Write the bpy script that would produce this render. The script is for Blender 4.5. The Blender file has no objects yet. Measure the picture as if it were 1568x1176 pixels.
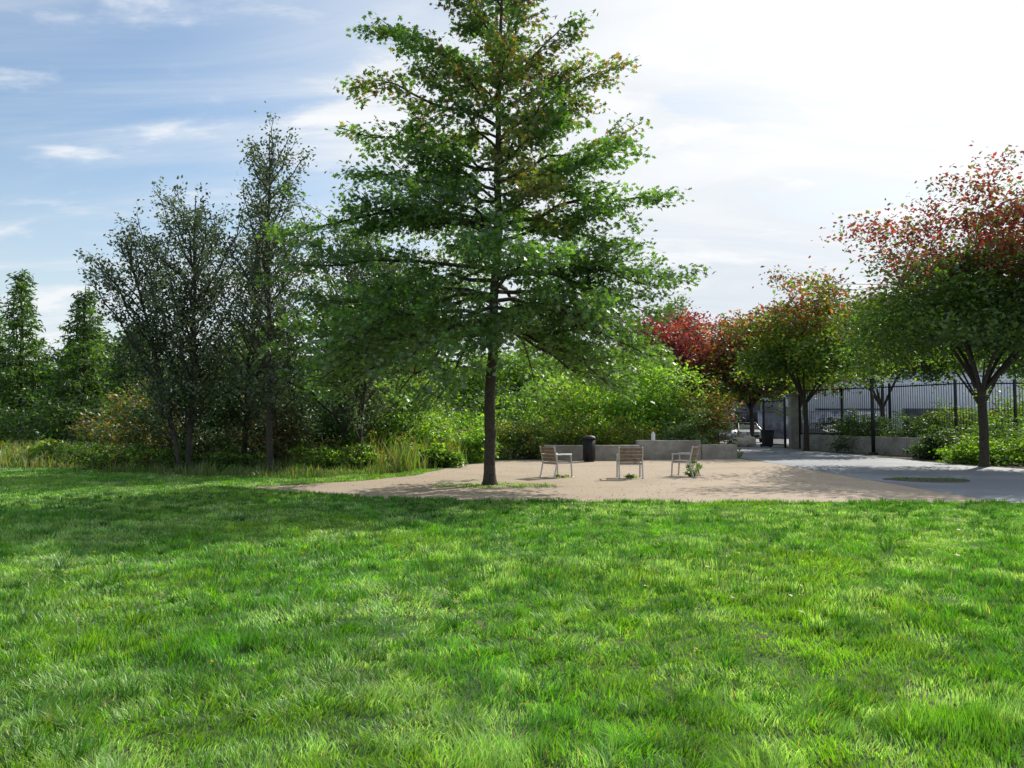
import bpy, math, numpy as np
from mathutils import Vector, Matrix
rng=np.random.default_rng(7)
scene=bpy.context.scene
rad=math.radians

# ------------------------------------------------------------ materials
def newmat(name):
    m=bpy.data.materials.new(name); m.use_nodes=True
    nt=m.node_tree; nt.nodes.clear()
    out=nt.nodes.new('ShaderNodeOutputMaterial')
    return m,nt,out
def leafmat(name,trans=0.4,gloss=0.06,rough=0.4,tint=(1.5,1.7,0.6)):
    m,nt,out=newmat(name); N=nt.nodes; L=nt.links
    at=N.new('ShaderNodeAttribute'); at.attribute_name='Col'
    d=N.new('ShaderNodeBsdfDiffuse'); t=N.new('ShaderNodeBsdfTranslucent')
    g=N.new('ShaderNodeBsdfGlossy'); g.inputs['Roughness'].default_value=rough
    g.inputs['Color'].default_value=(.9,.95,.9,1)
    mul=N.new('ShaderNodeVectorMath'); mul.operation='MULTIPLY'; mul.inputs[1].default_value=tint
    L.new(at.outputs['Color'],d.inputs['Color']); L.new(at.outputs['Color'],mul.inputs[0]); L.new(mul.outputs[0],t.inputs['Color'])
    a=N.new('ShaderNodeMixShader'); a.inputs[0].default_value=trans
    L.new(d.outputs[0],a.inputs[1]); L.new(t.outputs[0],a.inputs[2])
    b=N.new('ShaderNodeMixShader'); b.inputs[0].default_value=gloss
    L.new(a.outputs[0],b.inputs[1]); L.new(g.outputs[0],b.inputs[2]); L.new(b.outputs[0],out.inputs[0])
    return m
def surf(name,c1,c2,scale=5,rough=.85,bump=.2,detail=6,c3=None,scale3=.6,metal=0,bscale=None):
    m,nt,out=newmat(name); N=nt.nodes; L=nt.links
    p=N.new('ShaderNodeBsdfPrincipled'); p.inputs['Roughness'].default_value=rough; p.inputs['Metallic'].default_value=metal
    tc=N.new('ShaderNodeTexCoord')
    n=N.new('ShaderNodeTexNoise'); n.inputs['Scale'].default_value=scale; n.inputs['Detail'].default_value=detail; n.inputs['Roughness'].default_value=.65
    L.new(tc.outputs['Object'],n.inputs['Vector'])
    r=N.new('ShaderNodeValToRGB'); r.color_ramp.elements[0].position=.32; r.color_ramp.elements[1].position=.68
    r.color_ramp.elements[0].color=(*c1,1); r.color_ramp.elements[1].color=(*c2,1)
    L.new(n.outputs['Fac'],r.inputs[0]); col=r.outputs[0]
    if c3:
        n3=N.new('ShaderNodeTexNoise'); n3.inputs['Scale'].default_value=scale3; n3.inputs['Detail'].default_value=4
        L.new(tc.outputs['Object'],n3.inputs['Vector'])
        r3=N.new('ShaderNodeValToRGB'); r3.color_ramp.elements[0].position=.45; r3.color_ramp.elements[1].position=.65
        L.new(n3.outputs['Fac'],r3.inputs[0])
        mx=N.new('ShaderNodeMix'); mx.data_type='RGBA'; L.new(r3.outputs[0],mx.inputs[0]); L.new(col,mx.inputs[6]); mx.inputs[7].default_value=(*c3,1)
        col=mx.outputs[2]
    L.new(col,p.inputs['Base Color'])
    if bump:
        nb=N.new('ShaderNodeTexNoise'); nb.inputs['Scale'].default_value=bscale or scale*3; nb.inputs['Detail'].default_value=5
        L.new(tc.outputs['Object'],nb.inputs['Vector'])
        b=N.new('ShaderNodeBump'); b.inputs['Strength'].default_value=bump; b.inputs['Distance'].default_value=.03
        L.new(nb.outputs['Fac'],b.inputs['Height']); L.new(b.outputs[0],p.inputs['Normal'])
    L.new(p.outputs[0],out.inputs[0]); return m

M_grass=leafmat('grass_blade',.47,.06,.48,(1.7,1.7,.6))
M_leaf=leafmat('leaf',.5,.05,.45,(2.3,2.3,.7))
M_oak=leafmat('oak_leaf',.48,.08,.45,(2.3,2.3,.7))
M_leafd=leafmat('leaf_dull',.36,.06,.5,(1.6,1.7,.8))
M_bark=surf('bark',(.030,.024,.017),(.085,.07,.052),14,.95,.8)
M_barkg=surf('bark_grey',(.03,.027,.023),(.085,.075,.062),10,.95,.6)
M_ground=surf('ground_grass',(.014,.04,.006),(.05,.11,.018),3,.95,.5,c3=(.09,.11,.035),scale3=.25,bscale=20)
M_gravel=surf('gravel',(.37,.28,.195),(.52,.42,.31),40,.95,.35,c3=(.40,.31,.22),scale3=.7,bscale=60,detail=8)
M_asph=surf('asphalt',(.14,.155,.175),(.21,.23,.25),18,.7,.4,c3=(.26,.275,.295),scale3=.35,bscale=70)
M_conc=surf('concrete',(.26,.24,.21),(.40,.375,.33),4,.85,.2,c3=(.22,.20,.17),scale3=1.2)
M_wood=surf('weathered_wood',(.12,.085,.055),(.26,.195,.135),9,.75,.2)
M_alu=surf('aluminium',(.45,.45,.45),(.55,.55,.54),9,.4,0,metal=.8)
M_black=surf('black_metal',(.010,.010,.011),(.020,.020,.021),9,.6,0)
M_white=surf('white_wall',(.60,.62,.64),(.74,.75,.76),.8,.8,0)
M_dark=surf('dark_window',(.02,.025,.03),(.05,.06,.07),.5,.15,0)
M_grey=surf('grey_panel',(.10,.11,.125),(.17,.18,.20),.8,.7,0)
M_paint=surf('car_paint',(.42,.44,.47),(.50,.52,.55),2,.25,0,metal=.4)
M_tyre=surf('tyre',(.012,.012,.012),(.025,.025,.025),8,.8,0)
M_soil=surf('soil',(.05,.038,.025),(.12,.09,.06),6,.95,.7)
M_bag=surf('sack',(.35,.31,.25),(.55,.50,.42),5,.8,.3)
M_plastic=surf('bottle_plastic',(.65,.66,.68),(.8,.8,.8),5,.3,0)
M_red=surf('red_plastic',(.35,.02,.02),(.45,.04,.03),5,.4,0)
M_mural=surf('painted_mural',(.10,.12,.20),(.62,.62,.63),1.1,.7,0,detail=2,c3=(.35,.38,.44),scale3=.9)

# ------------------------------------------------------------ mesh builder
GAIN=1.27
class MB:
    def __init__(s): s.v=[];s.f=[];s.n=0
    def add(s,v,f,mat=0,col=(.1,.1,.1)):
        v=np.asarray(v,float).reshape(-1,3); f=np.asarray(f,int)
        c=np.asarray(col,float)
        if c.ndim==1: c=np.tile(c,(len(f),1))
        s.v.append(v); s.f.append((f+s.n,mat,c)); s.n+=len(v)
    def box(s,c,size,mat=0,rot=None,col=(.1,.1,.1)):
        h=np.array(size)/2
        v=np.array([[x,y,z] for x in(-1,1) for y in(-1,1) for z in(-1,1)])*h
        if rot is not None: v=v@np.array(rot.to_3x3()).T
        s.add(v+np.array(c),[[0,1,3,2],[4,6,7,5],[0,4,5,1],[2,3,7,6],[0,2,6,4],[1,5,7,3]],mat,col)
    def tube(s,P,R,sides=6,mat=0,col=(.1,.1,.1),cap=False):
        P=np.asarray(P,float);n=len(P);R=np.asarray(R,float)
        T=np.gradient(P,axis=0);T/=np.linalg.norm(T,axis=1)[:,None]+1e-9
        ref=np.array([0,0,1.]) if abs(T.mean(0)[2])<.8 else np.array([1.,0,0])
        U=np.cross(T,ref);U/=np.linalg.norm(U,axis=1)[:,None]+1e-9;V=np.cross(T,U)
        a=np.linspace(0,2*np.pi,sides,endpoint=False)
        ring=P[:,None]+R[:,None,None]*(np.cos(a)[None,:,None]*U[:,None]+np.sin(a)[None,:,None]*V[:,None])
        i=np.arange(n-1)[:,None]*sides;j=np.arange(sides)[None];k=(j+1)%sides
        f=np.stack([i+j,i+k,i+k+sides,i+j+sides],-1).reshape(-1,4)
        s.add(ring.reshape(-1,3),f,mat,col)
        if cap: s.add(ring[-1],[list(range(sides))],mat,col); s.add(ring[0],[list(range(sides))[::-1]],mat,col)
    def sticks(s,A,B,ra,rb,mat=0,sides=3,col=(.1,.1,.1)):
        A=np.asarray(A,float);B=np.asarray(B,float)
        if len(A)==0:return
        T=B-A;T/=np.linalg.norm(T,axis=1)[:,None]+1e-9
        ref=np.where(np.abs(T[:,2:])>.9,np.array([[1.,0,0]]),np.array([[0,0,1.]]))
        U=np.cross(T,ref);U/=np.linalg.norm(U,axis=1)[:,None]+1e-9;V=np.cross(T,U)
        a=np.linspace(0,2*np.pi,sides,endpoint=False)
        o=np.cos(a)[None,:,None]*U[:,None]+np.sin(a)[None,:,None]*V[:,None]
        ra=np.broadcast_to(ra,(len(A),))[:,None,None];rb=np.broadcast_to(rb,(len(A),))[:,None,None]
        v=np.concatenate([A[:,None]+o*ra,B[:,None]+o*rb],1)
        i=np.arange(len(A))[:,None]*2*sides;j=np.arange(sides)[None];k=(j+1)%sides
        s.add(v.reshape(-1,3),np.stack([i+j,i+k,i+k+sides,i+j+sides],-1).reshape(-1,4),mat,col)
    def leaves(s,C,size,mat,col,shape='q',up=.5,droop=0.,outd=None):
        C=np.asarray(C,float);n=len(C)
        if n==0:return
        nr=rng.normal(size=(n,3));nr/=np.linalg.norm(nr,axis=1)[:,None]
        nr[:,2]=np.abs(nr[:,2])+up;nr/=np.linalg.norm(nr,axis=1)[:,None]
        u=rng.normal(size=(n,3));
        if outd is not None: u=u*.7+outd
        u[:,2]-=droop
        u-=nr*(u*nr).sum(1)[:,None];u/=np.linalg.norm(u,axis=1)[:,None]+1e-9
        w=np.cross(nr,u)
        if shape=='q': sh=np.array([(0,0,0),(.45,.3,.07),(1,0,-.05),(.45,-.3,.07)])
        elif shape=='n': sh=np.array([(0,0,0),(.45,.16,.03),(1,0,-.08),(.45,-.16,.03)])
        else: sh=np.array([(0,0,0),(.3,.11,.02),(.22,.38,.05),(.48,.14,.02),(.6,.44,.03),(.74,.15,0),(1.05,0,-.08),(.74,-.15,0),(.6,-.44,.03),(.48,-.14,.02),(.22,-.38,.05),(.3,-.11,.02)])
        k=len(sh);size=np.broadcast_to(size,(n,))[:,None,None]
        v=C[:,None]+size*(sh[None,:,0:1]*u[:,None]+sh[None,:,1:2]*w[:,None]+sh[None,:,2:3]*nr[:,None])
        f=np.arange(n*k).reshape(n,k)
        s.add(v.reshape(-1,3),f,mat,np.asarray(col)*GAIN)
    def build(s,name,mats,smooth=False,loc=None):
        me=bpy.data.meshes.new(name)
        V=np.concatenate(s.v)
        if loc is not None: V=V-np.array(loc)
        idx=np.concatenate([f.ravel() for f,_,_ in s.f]).astype(np.int32)
        tot=np.concatenate([np.full(len(f),f.shape[1]) for f,_,_ in s.f])
        start=np.concatenate([[0],np.cumsum(tot)[:-1]]).astype(np.int32)
        mi=np.concatenate([np.full(len(f),m) for f,m,_ in s.f]).astype(np.int32)
        col=np.concatenate([c for _,_,c in s.f])
        me.vertices.add(len(V));me.vertices.foreach_set('co',V.astype(np.float32).ravel())
        me.loops.add(len(idx));me.loops.foreach_set('vertex_index',idx)
        me.polygons.add(len(start));me.polygons.foreach_set('loop_start',start)
        for m in mats: me.materials.append(m)
        me.polygons.foreach_set('material_index',mi)
        if smooth: me.polygons.foreach_set('use_smooth',np.ones(len(start),bool))
        me.update(calc_edges=True)
        a=me.attributes.new('Col','FLOAT_COLOR','FACE')
        a.data.foreach_set('color',np.concatenate([np.clip(col,0,1),np.ones((len(col),1))],1).astype(np.float32).ravel())
        ob=bpy.data.objects.new(name,me);scene.collection.objects.link(ob)
        if loc is not None: ob.location=loc
        return ob

# noise
_tab=rng.random((256,256))
def vn(x,y,sc,off=0):
    x=np.asarray(x)*sc+off*17.3+500;y=np.asarray(y)*sc+off*7.7+500
    xi=np.floor(x).astype(int);yi=np.floor(y).astype(int);fx=x-xi;fy=y-yi
    fx=fx*fx*(3-2*fx);fy=fy*fy*(3-2*fy)
    g=lambda a,b:_tab[a%256,b%256]
    return (g(xi,yi)*(1-fx)+g(xi+1,yi)*fx)*(1-fy)+(g(xi,yi+1)*(1-fx)+g(xi+1,yi+1)*fx)*fy
def fbm(x,y,sc,off=0):
    x=np.asarray(x);y=np.asarray(y);xr=x*.8-y*.6;yr=x*.6+y*.8
    return .5*vn(x,y,sc,off)+.3*vn(xr,yr,sc*2.1,off+1)+.2*vn(y,x,sc*4.3,off+2)
def inpoly(x,y,poly):
    r=np.zeros(len(x),bool);n=len(poly)
    for i in range(n):
        x1,y1=poly[i];x2,y2=poly[(i+1)%n]
        c=((y1>y)!=(y2>y))&(x<(x2-x1)*(y-y1)/(y2-y1+1e-12)+x1);r^=c
    return r

# ------------------------------------------------------------ ground, gravel, path
def sheet(name,poly,z,mat):
    mb=MB();mb.add([(x,y,z) for x,y in poly],[list(range(len(poly)))]);return mb.build(name,[mat])
sheet('ground',[(-400,-60),(400,-60),(400,800),(-400,800)],0,M_ground)
def wob(pts,amp,step=.4,seed=0):
    o=[]
    n=len(pts)
    for i in range(n):
        a=np.array(pts[i]);b=np.array(pts[(i+1)%n]);L=np.linalg.norm(b-a);k=max(1,int(L/step));nn=np.array([-(b-a)[1],(b-a)[0]])/L
        for j in range(k):
            p=a+(b-a)*j/k
            o.append(tuple(p+nn*amp*(fbm(p[0],p[1],1.1,seed)-.5)*2))
    return o
gravel=[(9.7,15.25),(5,15.2),(1.5,15.35),(-2.4,15.9),(-5.2,17.5),(-6.8,18.6),(-5.6,19.3),(-4.2,20.6),(-2.9,22.8),(-2.1,27),(-.6,31.3),(1.1,32.2),(9.6,33.4),(10.1,28)]
gravel=wob(gravel,.16)
sheet('gravel_area',gravel,.004,M_gravel)
path=[(9.6,15.15),(14,14.6),(34,13),(34,24),(17.2,25),(16.4,30),(16.2,48.5),(12.6,48.5),(12,40),(9.9,33.5),(9.9,28)]
sheet('asphalt_path',path,.008,M_asph)
sheet('asphalt_lot',[(2,48.5),(60,48.5),(60,72),(2,72)],.012,M_asph)
t=np.linspace(0,2*np.pi,40,endpoint=False)
sheet('soil_patch',[(11.3+1.1*math.cos(a)*(1+.1*math.sin(3*a)),21.0+.9*math.sin(a)) for a in t],.012,M_soil)
n=1600;X=rng.uniform(-5,10,n);Y=15.3+17*rng.random(n)**1.6;k=inpoly(X,Y,gravel);X=X[k];Y=Y[k];n=len(X)
mb=MB();s=rng.uniform(.006,.015,n)[:,None,None]
oc=np.array([(1,0,0),(0,1,0),(-1,0,0),(0,-1,0),(0,0,.8),(0,0,-.3)])*1.
v=np.stack([X,Y,np.full(n,.009)],1)[:,None]+oc[None]*s*rng.uniform(.6,1.4,(n,6,1))
F=np.array([[0,1,4],[1,2,4],[2,3,4],[3,0,4],[1,0,5],[2,1,5],[3,2,5],[0,3,5]])
mb.add(v.reshape(-1,3),(np.arange(n)[:,None,None]*6+F[None]).reshape(-1,3));mb.build('gravel_stones',[M_gravel])

# ------------------------------------------------------------ grass
def blades(mb,x,y,h,w,lx,ly,col,mat=0,z0=0):
    n=len(x);a=rng.random(n)*np.pi;dx=np.cos(a)*w/2;dy=np.sin(a)*w/2
    z0=np.zeros(n)+z0
    b1=np.stack([x-dx,y-dy,z0],1);b2=np.stack([x+dx,y+dy,z0],1)
    mx=x+lx*.35;my=y+ly*.35
    lean=np.sqrt(lx**2+ly**2);hh=np.sqrt(np.maximum(h**2-lean**2,(.25*h)**2))
    m1=np.stack([mx-dx*.8,my-dy*.8,z0+hh*.62],1);m2=np.stack([mx+dx*.8,my+dy*.8,z0+hh*.62],1)
    tp=np.stack([x+lx,y+ly,z0+hh],1)
    v=np.stack([b1,b2,m2,m1,tp],1).reshape(-1,3)
    i=np.arange(n)*5
    mb.add(v,np.stack([i,i+1,i+2,i+3],1),mat,col)
    f=np.stack([i+3,i+2,i+4],1)
    mb.f.append((f+mb.n-len(v),mat,col))
def lawn_pts(n0,dmin,dmax,p):
    u=rng.random(n0);e=2-p
    d=(dmin**e+u*(dmax**e-dmin**e))**(1/e)
    x=(rng.random(n0)*2-1)*.80*d
    return x,d
def allowed(x,d):
    on=inpoly(x+rng.normal(size=len(x))*.05,d+rng.normal(size=len(x))*.07,gravel)|inpoly(x,d+.06,path)
    isl=((x+.4)/1.5)**2+((d-19.3)/.7)**2<.6+.9*fbm(x,d,1.5,5)
    behind=(x>-2)&(d>20)&(x<30)
    return ((~on)&(~behind))|(isl&(rng.random(len(x))<.8))
x,d=lawn_pts(500000,2.8,26,1.25)
keep=allowed(x,d);x=x[keep];d=d[keep]
g0=np.array([.055,.185,.009]);g1=np.array([.105,.29,.014]);g2=np.array([.24,.37,.14]);g3=np.array([.30,.27,.10])
def lawncol(x,d):
    r=rng.random(len(x))[:,None];cl2=fbm(x,d,.9,3);cl4=fbm(x,d,4.5,14)
    f=np.clip((.6*cl2+.4*cl4-.32)*3.2,0,1)[:,None]
    col=g0*(1-f)+g1*f
    y=np.clip((fbm(x,d,.35,61)-.48)*4,0,.6)[:,None];col=col*(1-y)+np.array([.17,.31,.02])*y
    f2=np.clip((fbm(x,d,1.3,21)*.6+.4*cl4-.51)*9,0,.95)[:,None]*(rng.random((len(x),1))<.75);col=col*(1-f2)+g2*f2
    dead=(rng.random(len(x))<.03)[:,None];return np.where(dead,g3,col)*(.65+.7*r)*(.62+.80*np.clip(cl4*1.4-.15,0,1))[:,None]*1.16
cl=fbm(x,d,3.4,0);cl2=fbm(x,d,.9,3);cl3=vn(x,d,8,9)
h=(.022+.072*np.clip((cl-.36)*2.6,0,1)**1.4+.033*cl3)*(.65+.7*rng.random(len(x)))*(1-.25*(d>12))
w=.0050*(d/3.2)**.62*(.7+.6*rng.random(len(x)))
th=vn(x,d,2.6,11)*14+rng.normal(size=len(x))*1.0
lm=h*(.25+.65*np.clip(cl2*1.8-.35,0,1))*(.6+.5*rng.random(len(x)))
mb=MB();blades(mb,x,d,h,w,np.cos(th)*lm,np.sin(th)*lm,lawncol(x,d))
tx,td=lawn_pts(3600,2.9,17,1.05);k=(fbm(tx,td,.8,77)>.42);tx=tx[k];td=td[k]
m=26;R=rng.uniform(.03,.09,len(tx));X=tx.repeat(m);D=td.repeat(m);a=rng.random(len(X))*6.283;rr=np.sqrt(rng.random(len(X)))*R.repeat(m)
X=X+np.cos(a)*rr;D=D+np.sin(a)*rr;k=allowed(X,D);X=X[k];D=D[k];a=a[k]
H=(rng.uniform(.05,.14,len(tx)).repeat(m))[k]*rng.uniform(.6,1.1,len(X));tilt=rng.uniform(.25,.85,len(X))
tc_=np.array([[.05,.17,.012],[.08,.25,.02],[.14,.29,.05],[.04,.13,.012]])[rng.integers(0,4,len(tx))].repeat(m,0)[k]*rng.uniform(.6,1.3,(len(X),1))
blades(mb,X,D,H,.0055*(D/3.2)**.6,np.cos(a)*H*tilt,np.sin(a)*H*tilt,tc_)
n=9000;ex=rng.uniform(-7,12,n);k=np.abs(rng.normal(size=n))*.12
ey=np.interp(ex,[-7,-5.2,-2.4,1.5,5,9.7,14],[18.6,17.5,15.9,15.35,15.2,15.2,14.6])-.05-k
m=vn(ex,ey,1.3,40)>.35;ex=ex[m];ey=ey[m]
blades(mb,ex,ey,rng.uniform(.04,.12,len(ex)),np.full(len(ex),.012),rng.normal(size=len(ex))*.03,rng.normal(size=len(ex))*.03,np.tile([.10,.25,.02],(len(ex),1))*rng.uniform(.6,1.3,(len(ex),1)))
X=np.concatenate([rng.normal(2.4,1.0,60),rng.uniform(-6,7,50)]);Y=np.concatenate([rng.normal(8.8,1.0,60),rng.uniform(4,14,50)])
mb.leaves(np.stack([X,Y,np.full(110,.09)],1).repeat(3,0)+rng.normal(size=(330,3))*[.008,.008,.003],.03,0,np.tile([.45,.36,.01],(330,1)),'q',up=2)
mb.build('lawn_grass',[M_grass])
n=170;fx=rng.uniform(-9,9,n);fy=rng.uniform(5.5,22,n)
fc=np.array([[.25,.17,.03],[.16,.08,.03],[.22,.17,.03]])[rng.integers(0,3,n)]
mb=MB();z=np.where(inpoly(fx,fy,gravel),.03,.06)
mb.leaves(np.stack([fx,fy,z],1),rng.uniform(.04,.08,n),0,fc,'o',up=2);mb.build('fallen_leaves',[M_leafd])

def meadow(name,poly,dens,hr,cols,w=.018,flower=None,nfl=0):
    P=np.array(poly);mn=P.min(0);mxx=P.max(0);A=(mxx-mn).prod();n=int(A*dens)
    x=rng.uniform(mn[0],mxx[0],n);y=rng.uniform(mn[1],mxx[1],n);k=inpoly(x,y,poly)&(fbm(x,y,.9,37)>.38);x=x[k];y=y[k]
    hh=rng.uniform(hr[0],hr[1],len(x))*(.25+1.4*np.clip(fbm(x,y,.8,33)*1.6-.3,0,1))
    c=np.array(cols)[rng.integers(0,len(cols),len(x))]*rng.uniform(.7,1.3,(len(x),1))*(.6+.8*fbm(x,y,.7,91))[:,None]
    mb=MB();blades(mb,x,y,hh,np.full(len(x),w)*rng.uniform(.7,1.6,len(x)),rng.normal(size=len(x))*.3*hh,rng.normal(size=len(x))*.3*hh,c)
    if nfl:
        i=rng.choice(len(x),nfl);C=np.stack([x[i],y[i],hh[i]*.9],1).repeat(14,0)+rng.normal(size=(nfl*14,3))*[.05,.05,.09]
        mb.leaves(C,.06,0,np.array(flower)*rng.uniform(.6,1.2,(len(C),1)),'q')
    return mb.build(name,[M_grass])
meadow('meadow_grass',[(-30,28),(-14,26),(-11,33),(-10,48),(-36,48)],75,(.25,.75),[(.18,.22,.05),(.27,.25,.11),(.12,.20,.03)],.03)
meadow('goldenrod_plants',[(-6.5,25.5),(-3.2,24.2),(-1.9,28),(-.7,32.5),(-1,37),(-10,37),(-9,28)],95,(.4,1.15),[(.12,.22,.03),(.17,.26,.04),(.24,.2,.08)],.03,(.36,.27,.03),160)
meadow('meadow_grass',[(-13,23.8),(-6,21.5),(-4,22.5),(-3.2,24.5),(-7,27),(-13,27)],170,(.12,.4),[(.06,.15,.02),(.12,.20,.03),(.18,.16,.06)],.02)
meadow('weeds_on_path',[(10.5,20.5),(12.2,20.5),(12.2,21.5),(10.5,21.5)],260,(.04,.14),[(.06,.15,.02),(.1,.17,.03)],.02)

# ------------------------------------------------------------ trees
def pal(cols,n,spread=.25):
    c=np.array(cols,float);return c[rng.integers(0,len(c),n)]*rng.uniform(1-spread,1+spread,(n,1))
def excurrent(name,base,H,prims,tr,nsec,nl,ls,colf,lean=(0,0),shape='q',leafm=None,barkm=None,sig=(.13,.13,.07),seclen=.36,up=.5,secup=.0,start=.2,droop=0,wig=.12,stickr=1.,secvar=.18,upp=.75):
    bx,by=base;mb=MB()
    zt=np.linspace(0,1,24);wx=np.cumsum(rng.normal(size=24))*.02*H/12;wy=np.cumsum(rng.normal(size=24))*.02*H/12
    tx=bx+lean[0]*zt**1.2+wx-wx[0];ty=by+lean[1]*zt**1.2+wy-wy[0];tz=zt*H
    R=tr*(1-zt)**.8+.012
    zz=np.concatenate([[0,.12,.3],tz[1:]]);RR=np.interp(zz,tz,R);RR[0]=tr*1.6;RR[1]=tr*1.25;RR[2]=tr*1.08;RR[3:]=np.minimum(RR[3:],tr)
    mb.tube(np.stack([np.interp(zz,tz,tx),np.interp(zz,tz,ty),zz],1),RR,12,0)
    LC=[];LCol=[];SA=[];SB=[];LO=[]
    for (z0,az,z1,Rr) in prims:
        a=rad(az);m=9;t=np.linspace(0,1,m)
        s=np.array([np.interp(z0,tz,tx),np.interp(z0,tz,ty),z0])
        dv=np.array([math.cos(a),math.sin(a)]);pv=np.array([-dv[1],dv[0]])
        wg=np.cumsum(rng.normal(size=m))*wig*Rr/8;wg-=wg[0]
        P=np.zeros((m,3));P[:,:2]=s[:2]+dv*Rr*t[:,None]+pv*wg[:,None]
        wz=np.cumsum(rng.normal(size=m))*wig*Rr/12;wz-=wz[0]
        P[:,2]=s[2]+(z1-z0)*t**1.15+wz+.12*Rr*np.sin(np.pi*t)*.5
        br=min(tr*.40,.011*Rr+.010)
        mb.tube(P,br*(1-t)**.7+.006,5,0)
        bright=rng.uniform(.75,1.25)
        for j in range(nsec):
            tt=start+(1-start)*(j+rng.random())/nsec
            p=np.array([np.interp(tt,t,P[:,q]) for q in range(3)])
            L=(seclen*(1-tt)+.14)*Rr*rng.uniform(.5,1.3)+.15
            sg=1 if j%2 else -1;aa=a+sg*rad(rng.uniform(20,75))*(1-.4*tt)
            rise=secup+rng.normal()*secvar
            e=p+L*np.array([math.cos(aa)*math.cos(rise),math.sin(aa)*math.cos(rise),math.sin(rise)])
            SA.append(p);SB.append(e)
            k=max(4,int(nl*rng.uniform(.5,1.3)*min(1.6,L/.9)))
            u=rng.random(k)**upp*1.05
            C=p+(e-p)*u[:,None]+rng.normal(size=(k,3))*np.array(sig)
            LC.append(C);LO.append(np.tile((e-p)/L,(k,1)));LCol.append(np.full(k,bright*rng.uniform(.75,1.25)))
    SA=np.array(SA);SB=np.array(SB);mb.sticks(SA,SB,(.012*tr/.15+.003)*stickr,.003,0)
    C=np.concatenate(LC);B=np.concatenate(LCol);O=np.concatenate(LO)
    C[:,2]=np.maximum(C[:,2],.1)
    mb.leaves(C,ls*rng.uniform(.7,1.25,len(C)),1,colf(C)*B[:,None],shape,up=up,outd=O,droop=droop)
    return mb.build(name,[barkm or M_bark,leafm or M_leaf])

def smooth(x,a,b): t=np.clip((x-a)/(b-a),0,1);return t*t*(3-2*t)
# --- pin oak
ox,oy=-.56,19.5
pr=[(10.3,178,12.3,3.1),(11.3,200,13.3,1.7),(9.2,175,10.7,3.5),(8.1,183,9.2,3.7),(7.2,178,7.9,3.5),(6.9,190,7.0,3.4),(6.5,172,6.9,4.2),(6.3,183,6.2,5.3),(5.5,195,5.3,5.1),(4.8,175,4.4,5.2),(4.3,190,3.3,5.1),(4.2,168,2.9,4.9),(4.0,205,2.5,4.5),(3.9,183,2.3,4.0),(4.6,215,3.6,4.6),(4.1,235,2.6,3.9),(3.8,260,2.7,3.2),
 (10.2,3,11.8,1.9),(8.8,-5,10.6,3.1),(7.7,5,8.9,3.5),(6.6,-3,7.7,4.1),(6.2,12,6.4,3.4),(5.6,-8,5.6,4.4),(4.9,5,4.6,4.1),(4.3,-12,3.3,3.9),(4.2,15,2.8,3.6),(4.0,-30,2.4,3.3),(3.9,5,2.3,2.9),(5.2,-25,4.7,3.9),(4.5,-50,3.3,3.7),(7.1,-20,7.9,3.2),
 (12.0,90,13.6,1.1),(12.2,0,13.7,.9),(12.3,200,13.9,1.0),(11.2,320,13.3,1.2),(11.4,130,13.2,1.2)]
az=0
for i in range(46):
    z0=3.9+(i/46)**1.2*7.2; az=(az+137.5+rng.uniform(-15,15))%360
    if 5.75<z0<6.2: continue
    fr=(z0-3.9)/7.6; Rr=np.interp(fr,[0,.25,.5,.75,1],[4.5,4.2,2.8,2.1,1.2])*rng.uniform(.7,1.05)
    if math.cos(rad(az))>0: Rr*=.92
    rise=np.interp(fr,[0,.2,.45,.75,1],[-1.8,-.6,.5,1.2,1.6])
    pr.append((z0,az,z0+rise+rng.normal()*.3,Rr))
def oakcol(C):
    n=len(C);c=pal([(.046,.100,.034),(.057,.120,.034),(.072,.145,.026)],n)*(.75+.5*fbm(C[:,0],C[:,2],.8,52))[:,None]
    hi=smooth(C[:,2],7.5,10.5)*.55*(fbm(C[:,0],C[:,2],.9,50)>.44)
    c2=pal([(.12,.10,.03),(.11,.12,.03),(.09,.12,.03),(.13,.08,.03)],n)
    c=np.where((rng.random(n)<hi)[:,None],c2,c)
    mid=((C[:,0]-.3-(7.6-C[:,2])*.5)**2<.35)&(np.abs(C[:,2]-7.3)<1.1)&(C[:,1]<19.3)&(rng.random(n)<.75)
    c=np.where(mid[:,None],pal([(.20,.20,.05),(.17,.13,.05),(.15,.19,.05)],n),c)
    return c
excurrent('pin_oak_tree',(ox,oy),13.7,pr,.140,15,60,.148,oakcol,lean=(.35,0),shape='o',up=.35,leafm=M_oak,sig=(.14,.14,.09),wig=.3,secvar=.28,droop=.15,seclen=.33)

# --- left group
def uptree(name,base,H,R,tr,nprim,nl,ls,cols,lean,zmin=.13,rise=1.0,prof=None,**kw):
    pr=[];a=rng.uniform(0,360)
    for i in range(nprim):
        f=zmin+(1-zmin)*(i/nprim)**1.0*.97
        a=(a+137.5+rng.uniform(-30,30))%360
        pf=np.interp(f,[0,.2,.45,.75,1],prof or [.7,1,.85,.55,.16])
        Rr=R*pf*rng.choice([.4,.6,.8,1.0,1.3])
        pr.append((f*H*.94,a,f*H*.94+Rr*rise*rng.uniform(.6,1.8)+.25,Rr))
    def cf(C):
        return pal(cols,len(C),.3)*(.65+.6*fbm(C[:,0],C[:,2],.7,60))[:,None]
    return excurrent(name,base,H,pr,tr,9,nl,ls,cf,lean=lean,secup=.75,start=.12,stickr=.6,up=.15,sig=(.12,.12,.13),wig=.45,secvar=.45,upp=.9,**kw)
gg=[(.062,.088,.05),(.075,.105,.06),(.052,.08,.04),(.09,.115,.065)]
uptree('alder_tree',(-7.4,23.7),10.6,2.2,.10,54,46,.115,gg,(-.2,0),leafm=M_leafd,barkm=M_barkg)
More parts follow.
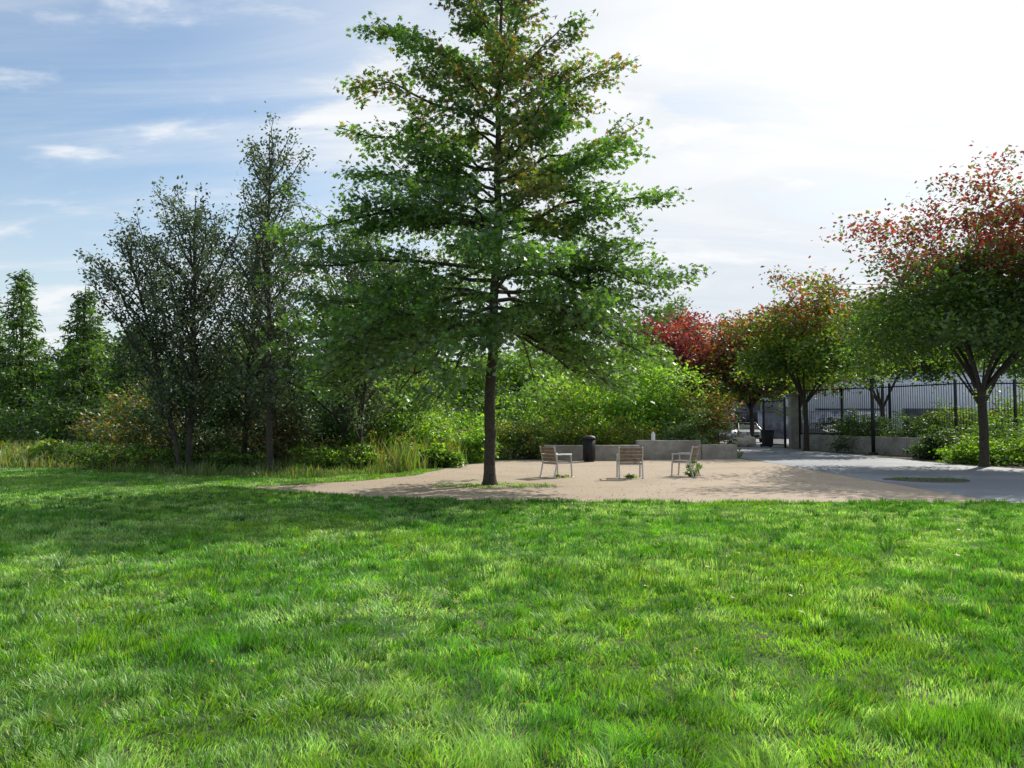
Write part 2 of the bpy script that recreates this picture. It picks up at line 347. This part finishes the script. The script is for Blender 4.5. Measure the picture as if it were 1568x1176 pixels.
uptree('alder_tree',(-10.1,24.2),8.9,2.3,.09,50,48,.115,gg,(-.1,.4),leafm=M_leafd,barkm=M_barkg)
uptree('alder_tree',(-10.3,24.0),7.6,2.0,.065,46,44,.115,gg,(-2.0,.3),leafm=M_leafd,barkm=M_barkg)
uptree('alder_tree',(-6.2,28.5),9.4,2.6,.09,50,46,.12,gg,(.2,.4),leafm=M_leafd,barkm=M_barkg)
uptree('alder_tree',(-5.2,26.0),7.6,2.3,.075,46,44,.115,gg+[(.08,.13,.04)],(1.0,.4),leafm=M_leafd,barkm=M_barkg)
uptree('alder_tree',(-9.3,26.8),8.6,2.4,.08,48,46,.115,gg,(.3,.4),leafm=M_leafd,barkm=M_barkg)
uptree('alder_tree',(-4.3,30),7.4,2.5,.075,46,42,.13,[(.10,.16,.04),(.07,.12,.03)],(.7,.4),leafm=M_leaf,barkm=M_barkg)
dc=[(.03,.065,.02),(.045,.09,.028),(.075,.14,.03)]
for bx,by,H in [(-29.3,46,10.8),(-25.0,45,9.6),(-33,48,10),(-21.5,44,7.6),(-27.5,50,8.0)]:
    pr=[];a=0
    for i in range(60):
        f=i/60;a+=137.5;R=2.7*(1-f)**1.15+.15
        pr.append((.3+f*(H-.6),a%360,.3+f*(H-.6)+.05*R,R*rng.choice([.6,.8,1.,1.2])))
    excurrent('dawn_redwood_tree',(bx,by),H,pr,.17,9,32,.32,lambda C:pal(dc,len(C),.3),shape='n',sig=(.18,.18,.13),up=.1,droop=.5,secup=-.08)

def crown(name,base,th,cc,cr,ncl,nl,ls,colf,tr=.15,leafm=None,limbs=7,lump=.35,sigk=.17,zcut=-.75,shape='q',rp=.42,flat=.55,under=1.):
    mb=MB();bx,by=base;cc=np.array([bx+cc[0],by+cc[1],cc[2]]);cr=np.array(cr,float)
    u=rng.normal(size=(ncl*2,3));u/=np.linalg.norm(u,axis=1)[:,None];u=u[u[:,2]>zcut][:ncl]
    lm=1+lump*(vn(u[:,0]*2+u[:,2],u[:,1]*2-u[:,2],1.6,rng.integers(90))-.5)*2
    r=rng.random(len(u))**rp
    C=u*cr*(r*lm)[:,None];C[:,2]=np.where(C[:,2]<0,C[:,2]*under,C[:,2]);C=C+cc
    if tr>0:
        nodes=[]
        P=np.array([[bx,by,0],[bx,by,.15],[bx+.02,by,th*.5],[bx-.03,by,th]]);mb.tube(P,[tr*1.4,tr*1.1,tr,tr*.85],9,0)
        for i in range(limbs):
            a=2*np.pi*i/limbs+rng.uniform(-.3,.3);q=cc+np.array([math.cos(a),math.sin(a),rng.uniform(-.1,.8)])*cr*.62
            t=np.linspace(0,1,7)[:,None];s=np.array([bx-.03,by,th-.1])
            mid=(s+q)/2+np.array([0,0,.12*cr[2]])
            L=(1-t)**2*s+2*t*(1-t)*mid+t*t*q+rng.normal(size=(7,3))*.06*t
            mb.tube(L,tr*.42*(1-t[:,0])**.8+.015,6,0);nodes.append(L[2:])
        nodes=np.concatenate(nodes)
        dd=((C[:,None]-nodes[None])**2).sum(2);A=nodes[dd.argmin(1)]
    else:
        A=np.stack([np.full(len(C),bx)+rng.normal(size=len(C))*cr[0]*.2,np.full(len(C),by)+rng.normal(size=len(C))*cr[1]*.2,np.zeros(len(C))],1)
        C[:,2]=np.maximum(C[:,2],.05)
    mb.sticks(A,C,.016 if tr>0 else .012,.004,0)
    k=nl;sg=cr*sigk;sg[2]*=flat
    X=C.repeat(k,0)+rng.normal(size=(len(C)*k,3))*sg
    b=rng.uniform(.65,1.35,len(C)).repeat(k)
    o=X-cc;o/=np.linalg.norm(o,axis=1)[:,None]+1e-6
    X[:,2]=np.maximum(X[:,2],.03)
    mb.leaves(X,ls*rng.uniform(.6,1.3,len(X)),1,colf(X)*b[:,None],shape,up=.4,outd=o*.6,droop=.2)
    return mb.build(name,[M_bark,leafm or M_leaf])
def cmix(lo,hi,z0,z1,p=.92,sc=.35):
    def f(C):
        m=smooth(C[:,2]+3.5*(fbm(C[:,0],C[:,1],sc,70)-.5),z0,z1)*p
        return np.where((rng.random(len(C))<m)[:,None],pal(hi,len(C)),pal(lo,len(C)))
    return f
def cc_(cols): return lambda C:pal(cols,len(C),.3)*(.7+.6*fbm(C[:,0],C[:,2],.6,80))[:,None]
GR=[(.04,.085,.02),(.055,.11,.022),(.045,.08,.025)]
RD=[(.13,.020,.035),(.18,.025,.05),(.09,.022,.035)]
YG=[(.12,.18,.025),(.08,.15,.02),(.16,.16,.03)]
OL=[(.09,.085,.03),(.12,.065,.03),(.07,.095,.025)]
OR=[(.20,.06,.02),(.16,.04,.03)]
crown('maple_tree',(16.6,27.2),2.7,(.7,.3,5.3),(5.0,4.6,4.7),460,120,.175,cmix(GR+[(.08,.13,.02),(.05,.10,.02)],RD+RD+OL,5.6,7.9,.92),.15,limbs=9,zcut=-.6,lump=.45,sigk=.10,rp=.36,flat=.55,under=.6)
crown('maple_tree',(15.8,41.5),2.6,(.3,0,5.1),(3.8,3.4,3.9),220,105,.22,cmix(YG+YG+GR,OL+OR+[(.17,.05,.04)],5.0,8.2,.85),.14,zcut=-.6,rp=.36,lump=.45,sigk=.12,under=.5)
crown('maple_tree',(17.4,56),2.5,(0,0,5.4),(3.6,3.2,3.7),150,95,.30,cmix(GR+YG,RD+OR+OL,3,6),.16)
crown('maple_tree',(12.8,62),2.5,(0,0,5.2),(3.8,3.2,4.2),150,95,.32,cmix(OL+OR,RD,2.0,5.0),.16,lump=.5)
crown('maple_tree',(15.4,66),2.5,(0,0,5.6),(3.8,3.2,4.4),140,95,.32,cmix(OL+OR,RD,2,5.5),.16)
crown('maple_tree',(20.5,55),2.5,(0,0,5.8),(3.6,3.2,3.8),150,95,.30,cmix(GR+OL,RD+OL+OR,4,7),.16)
crown('maple_tree',(25.0,52),2.5,(0,0,6.0),(4.4,3.4,4.4),170,95,.30,cmix(GR,RD+OL,4.5,8),.16,zcut=-.5,under=.6)
crown('maple_tree',(30.5,50),2.5,(0,0,6.2),(4.4,3.4,4.4),170,95,.30,cmix(GR,RD,5,8),.16,zcut=-.5,under=.6)
crown('maple_tree',(10.0,57),2.5,(0,0,5.2),(3.2,3.0,3.6),140,95,.30,cmix(GR+OL,RD,3.5,6.5),.16)
crown('birch_tree',(17.0,80),4,(0,0,9.8),(1.9,1.9,4.8),60,60,.36,cc_([(.10,.14,.07)]),.14)
def woods(name,specs,ls,cols,ncl=80,nl=60):
    mb=MB()
    for bx,by,H,R in specs:
        mb.tube([[bx,by,0],[bx,by,H*.6]],[.18,.1],6,0)
        u=rng.normal(size=(ncl,3));u/=np.linalg.norm(u,axis=1)[:,None]
        C=np.array([bx,by,H*.52])+u*np.array([R,R,H*.46])*(rng.random(ncl)**.4*rng.uniform(.75,1.1,ncl))[:,None]
        X=C.repeat(nl,0)+rng.normal(size=(ncl*nl,3))*[R*.16,R*.16,R*.11];X[:,2]=np.maximum(X[:,2],.05)
        c=pal([cols[rng.integers(len(cols))]],len(X),.3)*rng.uniform(.65,1.35,ncl).repeat(nl)[:,None]
        mb.sticks(np.tile([bx,by,H*.45],(ncl,1)),C,.03,.01,0)
        mb.leaves(X,ls*rng.uniform(.6,1.3,len(X)),1,c,'q',up=.4)
    return mb.build(name,[M_bark,M_leaf])
sp=[]
for i in range(19):
    xx=-44+i*2.9+rng.normal()*.8; sp.append((xx,50+rng.uniform(-3,9) if xx<-16 else 44+rng.uniform(-3,8),rng.uniform(6.4,8.4) if xx<-16 else rng.uniform(5.2,7.0),rng.uniform(2.3,3.1)))
woods('distant_trees',sp,.30,[(.045,.095,.02),(.08,.15,.025),(.035,.08,.02),(.10,.16,.03)])
sp=[(-70+i*6.5+rng.normal()*2,88+rng.uniform(-6,10),rng.uniform(8,11.5),rng.uniform(4,5.5)) for i in range(24)]
woods('distant_trees',sp,.6,[(.04,.09,.02),(.07,.12,.025),(.06,.10,.03)],60,50)

def shrub(base,r,ncl,nl,ls,cols,leafm=None,zc=.45,name='shrub'):
    return crown(name,base,0,(0,0,r[2]*zc),(r[0],r[1],r[2]*.62),ncl,nl,ls,cc_(cols),0,leafm,lump=.45,sigk=.15,zcut=-.95)
LG=[(.11,.21,.03),(.16,.26,.04),(.09,.18,.025)]
DG=[(.028,.06,.02),(.035,.07,.02),(.045,.08,.025)]
RB=[(.14,.09,.03),(.10,.10,.03),(.18,.10,.04)]
shrub((3.2,35.5),(2.0,1.6,3.4),80,60,.17,LG+[(.18,.20,.03)]);shrub((5.4,36.5),(2.1,1.6,4.9),100,65,.18,LG)
shrub((7.4,36.8),(1.9,1.5,4.4),90,65,.17,LG+[(.15,.22,.07)]);shrub((8.9,36.0),(1.5,1.3,3.2),60,60,.16,LG+RB+[(.22,.05,.04)])
shrub((2.0,39),(2.6,2,4.2),90,60,.2,GR+LG)
shrub((7.9,34.8),(1.6,.8,1.9),60,70,.11,[(.11,.16,.08),(.14,.20,.11)]);shrub((4.6,34.0),(1.6,.8,1.6),60,60,.13,RB+LG+YG)
shrub((.6,32.9),(1.6,.8,1.6),60,70,.13,GR+LG+RB);shrub((2.3,34),(1.4,.9,1.9),55,60,.13,LG+RB+YG)
shrub((-1.2,36.5),(2.2,1.4,2.4),70,60,.17,LG);shrub((-4,37),(2.4,1.4,2.8),80,60,.17,LG+DG);shrub((-.2,42),(2.8,2,3.5),80,70,.18,DG+GR)
for b,r,c in [((-10.9,26.4),(1.7,1.3,3.0),DG),((-8.6,27.4),(1.7,1.3,2.8),DG+RB),((-12.9,27.2),(1.5,1.3,2.6),RB+DG+DG),((-6.8,29.5),(1.9,1.4,2.8),DG+GR),((-4.9,28.8),(1.4,1.1,2.1),GR+LG),((-14.2,30.5),(1.8,1.4,2.9),GR+RB),((-3.4,30.2),(1.3,1,1.7),LG),((-9.5,31),(2.4,1.6,3.8),DG),((-12,33),(2.4,1.6,3.6),DG),((-3.4,33),(1.6,1.1,1.7),LG+YG),((-1.6,30.4),(1.0,.8,1.1),LG),((-2.6,27.2),(.7,.7,.7),LG+GR),((-6.2,33),(2.2,1.4,3.2),DG)]:
    shrub(b,r,70,60,.14,c,M_leafd if c[0]==DG[0] else None)
for b,r in [((-8.9,24.6),(.9,.6,.7)),((-6.5,25.2),(.9,.6,.8)),((-11.6,25.2),(1,.6,.9)),((-5.0,25.6),(.7,.5,.8)),((-13.5,25.5),(1.0,.7,.9))]:
    shrub(b,r,35,50,.10,GR+LG)
for b,r,c in [((-23,40),(3,1.6,2.6),DG+GR),((-28,41),(3,1.6,2.8),GR),((-18,37),(2.6,1.5,2.6),RB+DG),((-32,42),(3,1.6,2.5),DG),((-17,29),(1.2,1,.8),LG+YG),((-21.5,30.5),(1.2,.9,.9),YG)]:
    shrub(b,r,70,55,.18,c)
for b,r,c in [((18.2,39.5),(1.6,1.5,1.9),DG),((19.6,37),(1.6,1.5,1.9),DG),((18.6,42),(1.8,1.5,1.9),DG+GR),((17.8,29.2),(1.3,1.2,1.0),LG),((19.4,28),(1.8,1.2,1.3),LG+GR),((21.6,27.2),(1.8,1.2,1.4),LG),((19.6,31.5),(2,1.5,1.5),GR),((22.5,32),(2.2,1.6,1.8),LG+GR),((17.9,32.6),(1.0,1.2,1.1),DG),((25,35),(2.5,1.5,2.2),LG+YG),((22.3,37.5),(2.2,1.2,2.7),YG+LG),((25.5,38.5),(2.4,1.2,3.0),YG+LG)]:
    shrub(b,r,70,60,.14,c)
sheet('planting_bed',[(16.6,25.2),(34,24.2),(34,38),(16.6,38)],.004,M_soil)

# ------------------------------------------------------------ concrete walls
def wallseg(mb,a,b,h,t,mat=0,z0=0):
    a=np.array(a);b=np.array(b);L=np.linalg.norm(b-a);an=math.atan2(b[1]-a[1],b[0]-a[0])
    mb.box([*((a+b)/2),z0+h/2],[L,t,h],mat,Matrix.Rotation(an,3,'Z'))
def bev(ob,w=.015):
    m=ob.modifiers.new('Bevel','BEVEL');m.width=w;m.segments=2;return ob
mb=MB()
wallseg(mb,(1.3,31.6),(3.05,31.65),.62,.45);wallseg(mb,(3.07,31.66),(5.2,31.8),.62,.45)
wallseg(mb,(7.9,32.6),(9.5,33.0),.62,.45)
wallseg(mb,(5.22,32.4),(7.88,32.5),.80,.5)
bev(mb.build('concrete_seat_wall',[M_conc]))
mb=MB();wallseg(mb,(16.5,43.8),(17.3,39.6),.85,.3);wallseg(mb,(17.31,39.55),(18.6,34.8),.85,.3);wallseg(mb,(18.62,34.75),(24,33.5),.85,.3)
bev(mb.build('planter_retaining_wall',[M_conc]))
mb=MB();wallseg(mb,(16.3,45.3),(16.75,45.3),3.1,.45);mb.box([16.525,45.3,3.16],[.6,.6,.1]);bev(mb.build('concrete_gate_pillar',[M_conc]))
mb=MB();wallseg(mb,(23,72),(36,72),2.5,.25);mb.box([29.5,72,2.55],[13.1,.35,.08]);mb.build('mural_wall',[M_mural])

def fence(name,pts,z0,h,sp=.13,postev=2.4):
    mb=MB()
    for a,b in zip(pts[:-1],pts[1:]):
        a=np.array(a,float);b=np.array(b,float);L=np.linalg.norm(b-a);n=int(L/sp);t=(np.arange(n)+.5)/n
        A=np.stack([a[0]+(b-a)[0]*t,a[1]+(b-a)[1]*t,np.full(n,z0+.08)],1);B=A.copy();B[:,2]=z0+h
        mb.sticks(A,B,.016,.016,0,4)
        an=math.atan2(b[1]-a[1],b[0]-a[0]);R=Matrix.Rotation(an,3,'Z')
        for zz in (.15,h-.12): mb.box([*((a+b)/2),z0+zz],[L,.04,.06],0,R)
        k=max(1,int(L/postev))
        for i in range(k+1):
            p=a+(b-a)*i/k;mb.box([p[0],p[1],(z0+h+.08)/2],[.10,.10,z0+h+.08],0,R)
    return mb.build(name,[M_black])
fence('metal_fence',[(16.9,45.3),(19.6,40),(21,36.5),(34,34.8)],.75,2.75)
fence('metal_fence',[(8.2,47.3),(12.3,47.3)],0,3.1)
fence('metal_gate',[(12.45,47.4),(12.3,50.4)],0.05,2.9)
fence('metal_gate',[(16.2,45.8),(15.9,48.8)],0.05,2.9)
mb=MB();mb.box([17.2,36.8,1.85],[.13,.13,3.5],0);mb.box([17.2,36.8,.06],[.3,.3,.12],0);mb.box([17.2,36.8,3.62],[.19,.19,.05],0)
mb.build('fence_end_post',[M_black])

# ------------------------------------------------------------ building
def building(name,x0,x1,y,dp,H,wall,nw,zl,zh,roof):
    e=bpy.data.objects.new(name,None);scene.collection.objects.link(e)
    def part(n,mb,m):
        o=mb.build(n,m);o.parent=e;return o
    mb=MB();mb.box([(x0+x1)/2,y+dp/2,H/2],[x1-x0,dp,H]);part('walls',mb,[wall])
    mb=MB();mb.box([(x0+x1)/2,y+dp/2,H+.1],[x1-x0+.4,dp+.4,.2]);part('roof_parapet',mb,[roof])
    mb=MB();mf=MB();w=(x1-x0)/nw
    for i in range(nw):
        cx=x0+w*(i+.5);cz=(zl+zh)/2
        mf.box([cx,y-.02,cz],[w*.80,.1,zh-zl+.16]);mb.box([cx,y-.05,cz],[w*.74,.1,zh-zl]);mf.box([cx,y-.11,cz],[.06,.05,zh-zl])
    part('window_frames',mf,[M_grey]);part('windows',mb,[M_dark])
    mb=MB();mb.box([x0+w*.02+.6,y-.04,1.1],[1.1,.16,2.2]);part('door',mb,[M_grey])
building('white_building',29,72,76,14,6.6,M_white,5,.4,2.8,M_white)
building('grey_building',8,27,84,10,4.2,M_grey,6,.9,2.6,M_grey)

# ------------------------------------------------------------ park chairs
def chair(loc,face):
    e=bpy.data.objects.new('park_chair',None);scene.collection.objects.link(e);e.location=loc;e.rotation_euler=(0,0,rad(face-90))
    W=.70
    def part(n,mb,m,b=.006):
        o=mb.build(n,m);o.parent=e;bev(o,b);return o
    seat=MB()
    for i in range(5): seat.box([0,.24-i*.105,.44-i*.008],[W-.09,.09,.03])
    part('seat_slats',seat,[M_wood])
    back=MB();R=Matrix.Rotation(rad(12),3,'X')
    for i in range(4): back.box([0,-.27-.022*i,.52+i*.098],[W-.09,.026,.085],0,R)
    part('backrest_slats',back,[M_wood])
    fr=MB()
    for s in(-1,1):
        X=s*(W/2-.025)
        fr.tube([[X,.30,0],[X,.27,.44],[X,.26,.64]],[.024]*3,8,0,cap=True)
        fr.tube([[X,-.34,0],[X,-.24,.44],[X,-.34,.88]],[.024]*3,8,0,cap=True)
        fr.tube([[X,.29,.645],[X,-.02,.655],[X,-.29,.65]],[.024]*3,8,0,cap=True)
        fr.box([X,.02,.405],[.04,.54,.035]);fr.box([X,.30,.008],[.07,.09,.016]);fr.box([X,-.34,.008],[.07,.09,.016])
    fr.box([0,.24,.40],[W-.1,.03,.03]);fr.box([0,-.22,.385],[W-.1,.03,.03])
    part('frame',fr,[M_alu])
chair((1.28,22.2,.004),35);chair((3.33,21.9,.004),88);chair((5.05,22.6,.004),150)
def weed(b,r,n): shrub(b,r,n,22,.06,LG,name='weeds')
weed((5.2,22.35),(.28,.2,.5),22);weed((3.35,21.75),(.3,.1,.12),8);weed((1.4,22.0),(.2,.1,.1),6)

e=bpy.data.objects.new('litter_bin',None);scene.collection.objects.link(e);e.location=(3.05,30.6,.004)
def part(n,mb,m):
    o=mb.build(n,m);o.parent=e
mb=MB();mb.tube([[0,0,.05],[0,0,.9]],[.21,.21],20,0,cap=True);part('liner',mb,[M_black])
mb=MB()
for i in range(22):
    a=2*math.pi*i/22;mb.box([.24*math.cos(a),.24*math.sin(a),.48],[.012,.045,.84],0,Matrix.Rotation(a,3,'Z'))
part('slats',mb,[M_black])
mb=MB();mb.tube([[0,0,.90],[0,0,.94],[0,0,1.0],[0,0,1.04]],[.27,.275,.22,.1],20,0,cap=True);mb.tube([[0,0,0],[0,0,.05]],[.2,.2],20,0,cap=True);part('lid_and_base',mb,[M_black])
mb=MB();mb.tube([[5.9,32.3,.80],[5.9,32.3,1.06],[5.9,32.3,1.14],[5.9,32.3,1.17]],[.085,.085,.045,.03],12,0,cap=True)
mb.tube([[5.9,32.3,1.171],[5.9,32.3,1.23]],[.04,.04],12,1,cap=True);mb.build('drink_bottle',[M_plastic,M_red])

# ------------------------------------------------------------ cars
def car(loc,face,paint):
    e=bpy.data.objects.new('parked_car',None);scene.collection.objects.link(e);e.location=loc;e.rotation_euler=(0,0,rad(face))
    def part(n,mb,m,b=.04,sm=False):
        o=mb.build(n,m,smooth=sm);o.parent=e
        if b: bev(o,b)
    def ext(mb,prof,w,w2=None,mat=0):
        n=len(prof);w2=w2 or [w]*n
        L=[(x,-w2[i]/2,z) for i,(x,z) in enumerate(prof)];R=[(x,w2[i]/2,z) for i,(x,z) in enumerate(prof)]
        mb.add(L+R,[list(range(n))],mat);mb.add(L+R,[list(range(n,2*n))[::-1]],mat)
        mb.add(L+R,[[i,i+n,(i+1)%n+n,(i+1)%n] for i in range(n)],mat)
    b=MB();ext(b,[(-2.15,.35),(2.15,.3),(2.2,.6),(2.05,.82),(1.1,.98),(-2.0,1.02),(-2.2,.8)],1.78);part('body',b,[paint],.06)
    c=MB();ext(c,[(1.15,.97),(.35,1.44),(-1.3,1.48),(-2.0,1.0)],1.6,[1.62,1.3,1.3,1.62]);part('cabin_glass',c,[M_dark],.03)
    r=MB();r.box([-.48,0,1.475],[1.75,1.32,.05]);
    for s in(-1,1):
        for xx,x2 in((1.17,.36),(-.35,-.35),(-1.98,-1.3)): r.tube([[xx,s*.81,.99],[x2,s*.66,1.46]],[.035,.035],6,0)
    part('roof_and_pillars',r,[paint],.01)
    wv=MB()
    for xx in(-1.35,1.35):
        for s in(-1,1):
            wv.tube([[xx,s*.72,.33],[xx,s*.91,.33]],[.33,.33],20,0,cap=True);wv.tube([[xx,s*.911,.33],[xx,s*.925,.33]],[.2,.19],14,1,cap=True)
    part('wheels',wv,[M_tyre,M_alu],0)
    l=MB()
    for s in(-1,1): l.box([2.12,s*.62,.70],[.14,.34,.14])
    part('headlights',l,[M_plastic],.02)
    g=MB();g.box([2.19,0,.48],[.05,1.0,.18]);part('grille',g,[M_black],.01)
car((14.6,54.0,.012),-112,M_paint);car((18.2,60,.012),-95,M_paint);car((24.5,60,.012),-90,M_grey)
mb=MB()
for i,(x,y,s) in enumerate([(14.35,48.6,.42),(14.95,48.9,.5)]):
    prof=[[x+.03*math.sin(k*2),y,.012+s*1.7*k/8] for k in range(9)]
    rr=s*np.array([.75,.95,1,.98,.9,.75,.5,.2,.28]);mb.tube(prof,rr,14,0,cap=True)
mb.build('rubble_sacks',[M_bag],smooth=True)
def wbin(loc):
    e=bpy.data.objects.new('wheelie_bin',None);scene.collection.objects.link(e);e.location=loc
    mb=MB();v=[(-.24,-.28,.06),(.24,-.28,.06),(.24,.28,.06),(-.24,.28,.06),(-.3,-.36,1),(.3,-.36,1),(.3,.36,1),(-.3,.36,1)]
    mb.add(v,[[0,3,2,1],[4,5,6,7],[0,1,5,4],[1,2,6,5],[2,3,7,6],[3,0,4,7]]);o=mb.build('body',[M_black]);o.parent=e;bev(o,.03)
    mb=MB();mb.box([0,0,1.035],[.64,.78,.06]);mb.tube([[-.28,.42,1.0],[.28,.42,1.0]],[.02,.02],8,0,cap=True);o=mb.build('lid',[M_black]);o.parent=e;bev(o,.02)
    mb=MB()
    for s in(-1,1): mb.tube([[s*.24,.3,.11],[s*.31,.3,.11]],[.11,.11],14,0,cap=True)
    o=mb.build('wheels',[M_tyre]);o.parent=e
wbin((15.6,47.2,.008));wbin((12.95,49.6,.012))

# ------------------------------------------------------------ sky, sun, camera
EL=36;AZ=40
sd=Vector((math.sin(rad(AZ))*math.cos(rad(EL)),math.cos(rad(AZ))*math.cos(rad(EL)),math.sin(rad(EL))))
W=bpy.data.worlds.new('World');scene.world=W;W.use_nodes=True;nt=W.node_tree;N=nt.nodes;L=nt.links;N.clear()
out=N.new('ShaderNodeOutputWorld');bg=N.new('ShaderNodeBackground');bg.inputs[1].default_value=.15
sky=N.new('ShaderNodeTexSky');sky.sky_type='NISHITA';sky.sun_disc=False;sky.sun_elevation=rad(EL);sky.sun_rotation=rad(AZ);sky.air_density=1.2;sky.dust_density=.6;sky.ozone_density=1.5
tc=N.new('ShaderNodeTexCoord')
def math_(op,a,b=None,clamp=False):
    n=N.new('ShaderNodeMath');n.operation=op;n.use_clamp=clamp
    for i,v in enumerate((a,b)):
        if v is None: continue
        if isinstance(v,(int,float)): n.inputs[i].default_value=v
        else: L.new(v,n.inputs[i])
    return n.outputs[0]
def mapr(v,a,b,c=0,d=1):
    n=N.new('ShaderNodeMapRange');n.interpolation_type='SMOOTHSTEP'
    for i,q in zip((1,2,3,4),(a,b,c,d)): n.inputs[i].default_value=q
    L.new(v,n.inputs[0]);return n.outputs[0]
dot=N.new('ShaderNodeVectorMath');dot.operation='DOT_PRODUCT';L.new(tc.outputs['Generated'],dot.inputs[0]);dot.inputs[1].default_value=sd
veil=mapr(dot.outputs['Value'],.52,.84)
hot=mapr(dot.outputs['Value'],.80,.98)
sx=N.new('ShaderNodeSeparateXYZ');L.new(tc.outputs['Generated'],sx.inputs[0])
zz=math_('ADD',math_('MAXIMUM',sx.outputs[2],0),.16)
cx=N.new('ShaderNodeCombineXYZ');L.new(math_('DIVIDE',sx.outputs[0],zz),cx.inputs[0]);L.new(math_('DIVIDE',sx.outputs[1],zz),cx.inputs[1])
def cloud(rot,sc,scale,det,dist,loc=(0,0,0)):
    mp=N.new('ShaderNodeMapping');mp.inputs['Location'].default_value=loc;mp.inputs['Rotation'].default_value=(0,0,rad(rot));mp.inputs['Scale'].default_value=sc;L.new(cx.outputs[0],mp.inputs[0])
    n1=N.new('ShaderNodeTexNoise');n1.inputs['Scale'].default_value=scale;n1.inputs['Detail'].default_value=det;n1.inputs['Roughness'].default_value=.58;n1.inputs['Distortion'].default_value=dist;L.new(mp.outputs[0],n1.inputs['Vector'])
    return n1.outputs['Fac']
ca=mapr(cloud(28,(.5,1.5,1),1.3,10,.6),.40,.66)
cb=mapr(cloud(10,(.7,1.2,1),2.6,10,.3,(3.1,1.7,0)),.52,.68)
cs=math_('ADD',math_('MULTIPLY',ca,.65),math_('MULTIPLY',cb,.65),True)
hz=mapr(sx.outputs[2],.34,.02,0,.6)
fac=math_('ADD',cs,math_('ADD',math_('MULTIPLY',veil,math_('ADD',math_('MULTIPLY',ca,.3),.70)),hz),True)
mx=N.new('ShaderNodeMix');mx.data_type='RGBA';L.new(fac,mx.inputs[0]);L.new(sky.outputs[0],mx.inputs[6]);
g=N.new('ShaderNodeMix');g.data_type='RGBA';L.new(math_('ADD',math_('MULTIPLY',cs,.75),math_('MULTIPLY',hot,.8),True),g.inputs[0]);g.inputs[6].default_value=(4.95,5.4,5.9,1);g.inputs[7].default_value=(6.9,6.95,7.05,1)
L.new(g.outputs[2],mx.inputs[7]);L.new(mx.outputs[2],bg.inputs[0]);L.new(bg.outputs[0],out.inputs[0])
sl=bpy.data.lights.new('sun','SUN');sl.energy=5;sl.angle=rad(.5);sl.color=(1,.95,.86)
so=bpy.data.objects.new('sun',sl);scene.collection.objects.link(so);so.rotation_euler=sd.to_track_quat('Z','Y').to_euler();so.location=(20,20,30)
cam=bpy.data.cameras.new('camera');co=bpy.data.objects.new('camera',cam);scene.collection.objects.link(co)
co.location=(0,0,1.6);co.rotation_euler=(rad(92.77),0,0);cam.sensor_width=36;cam.lens=27.1;cam.clip_start=.05;cam.clip_end=2000
scene.camera=co
scene.view_settings.view_transform='Standard';scene.view_settings.look='None';scene.view_settings.exposure=0
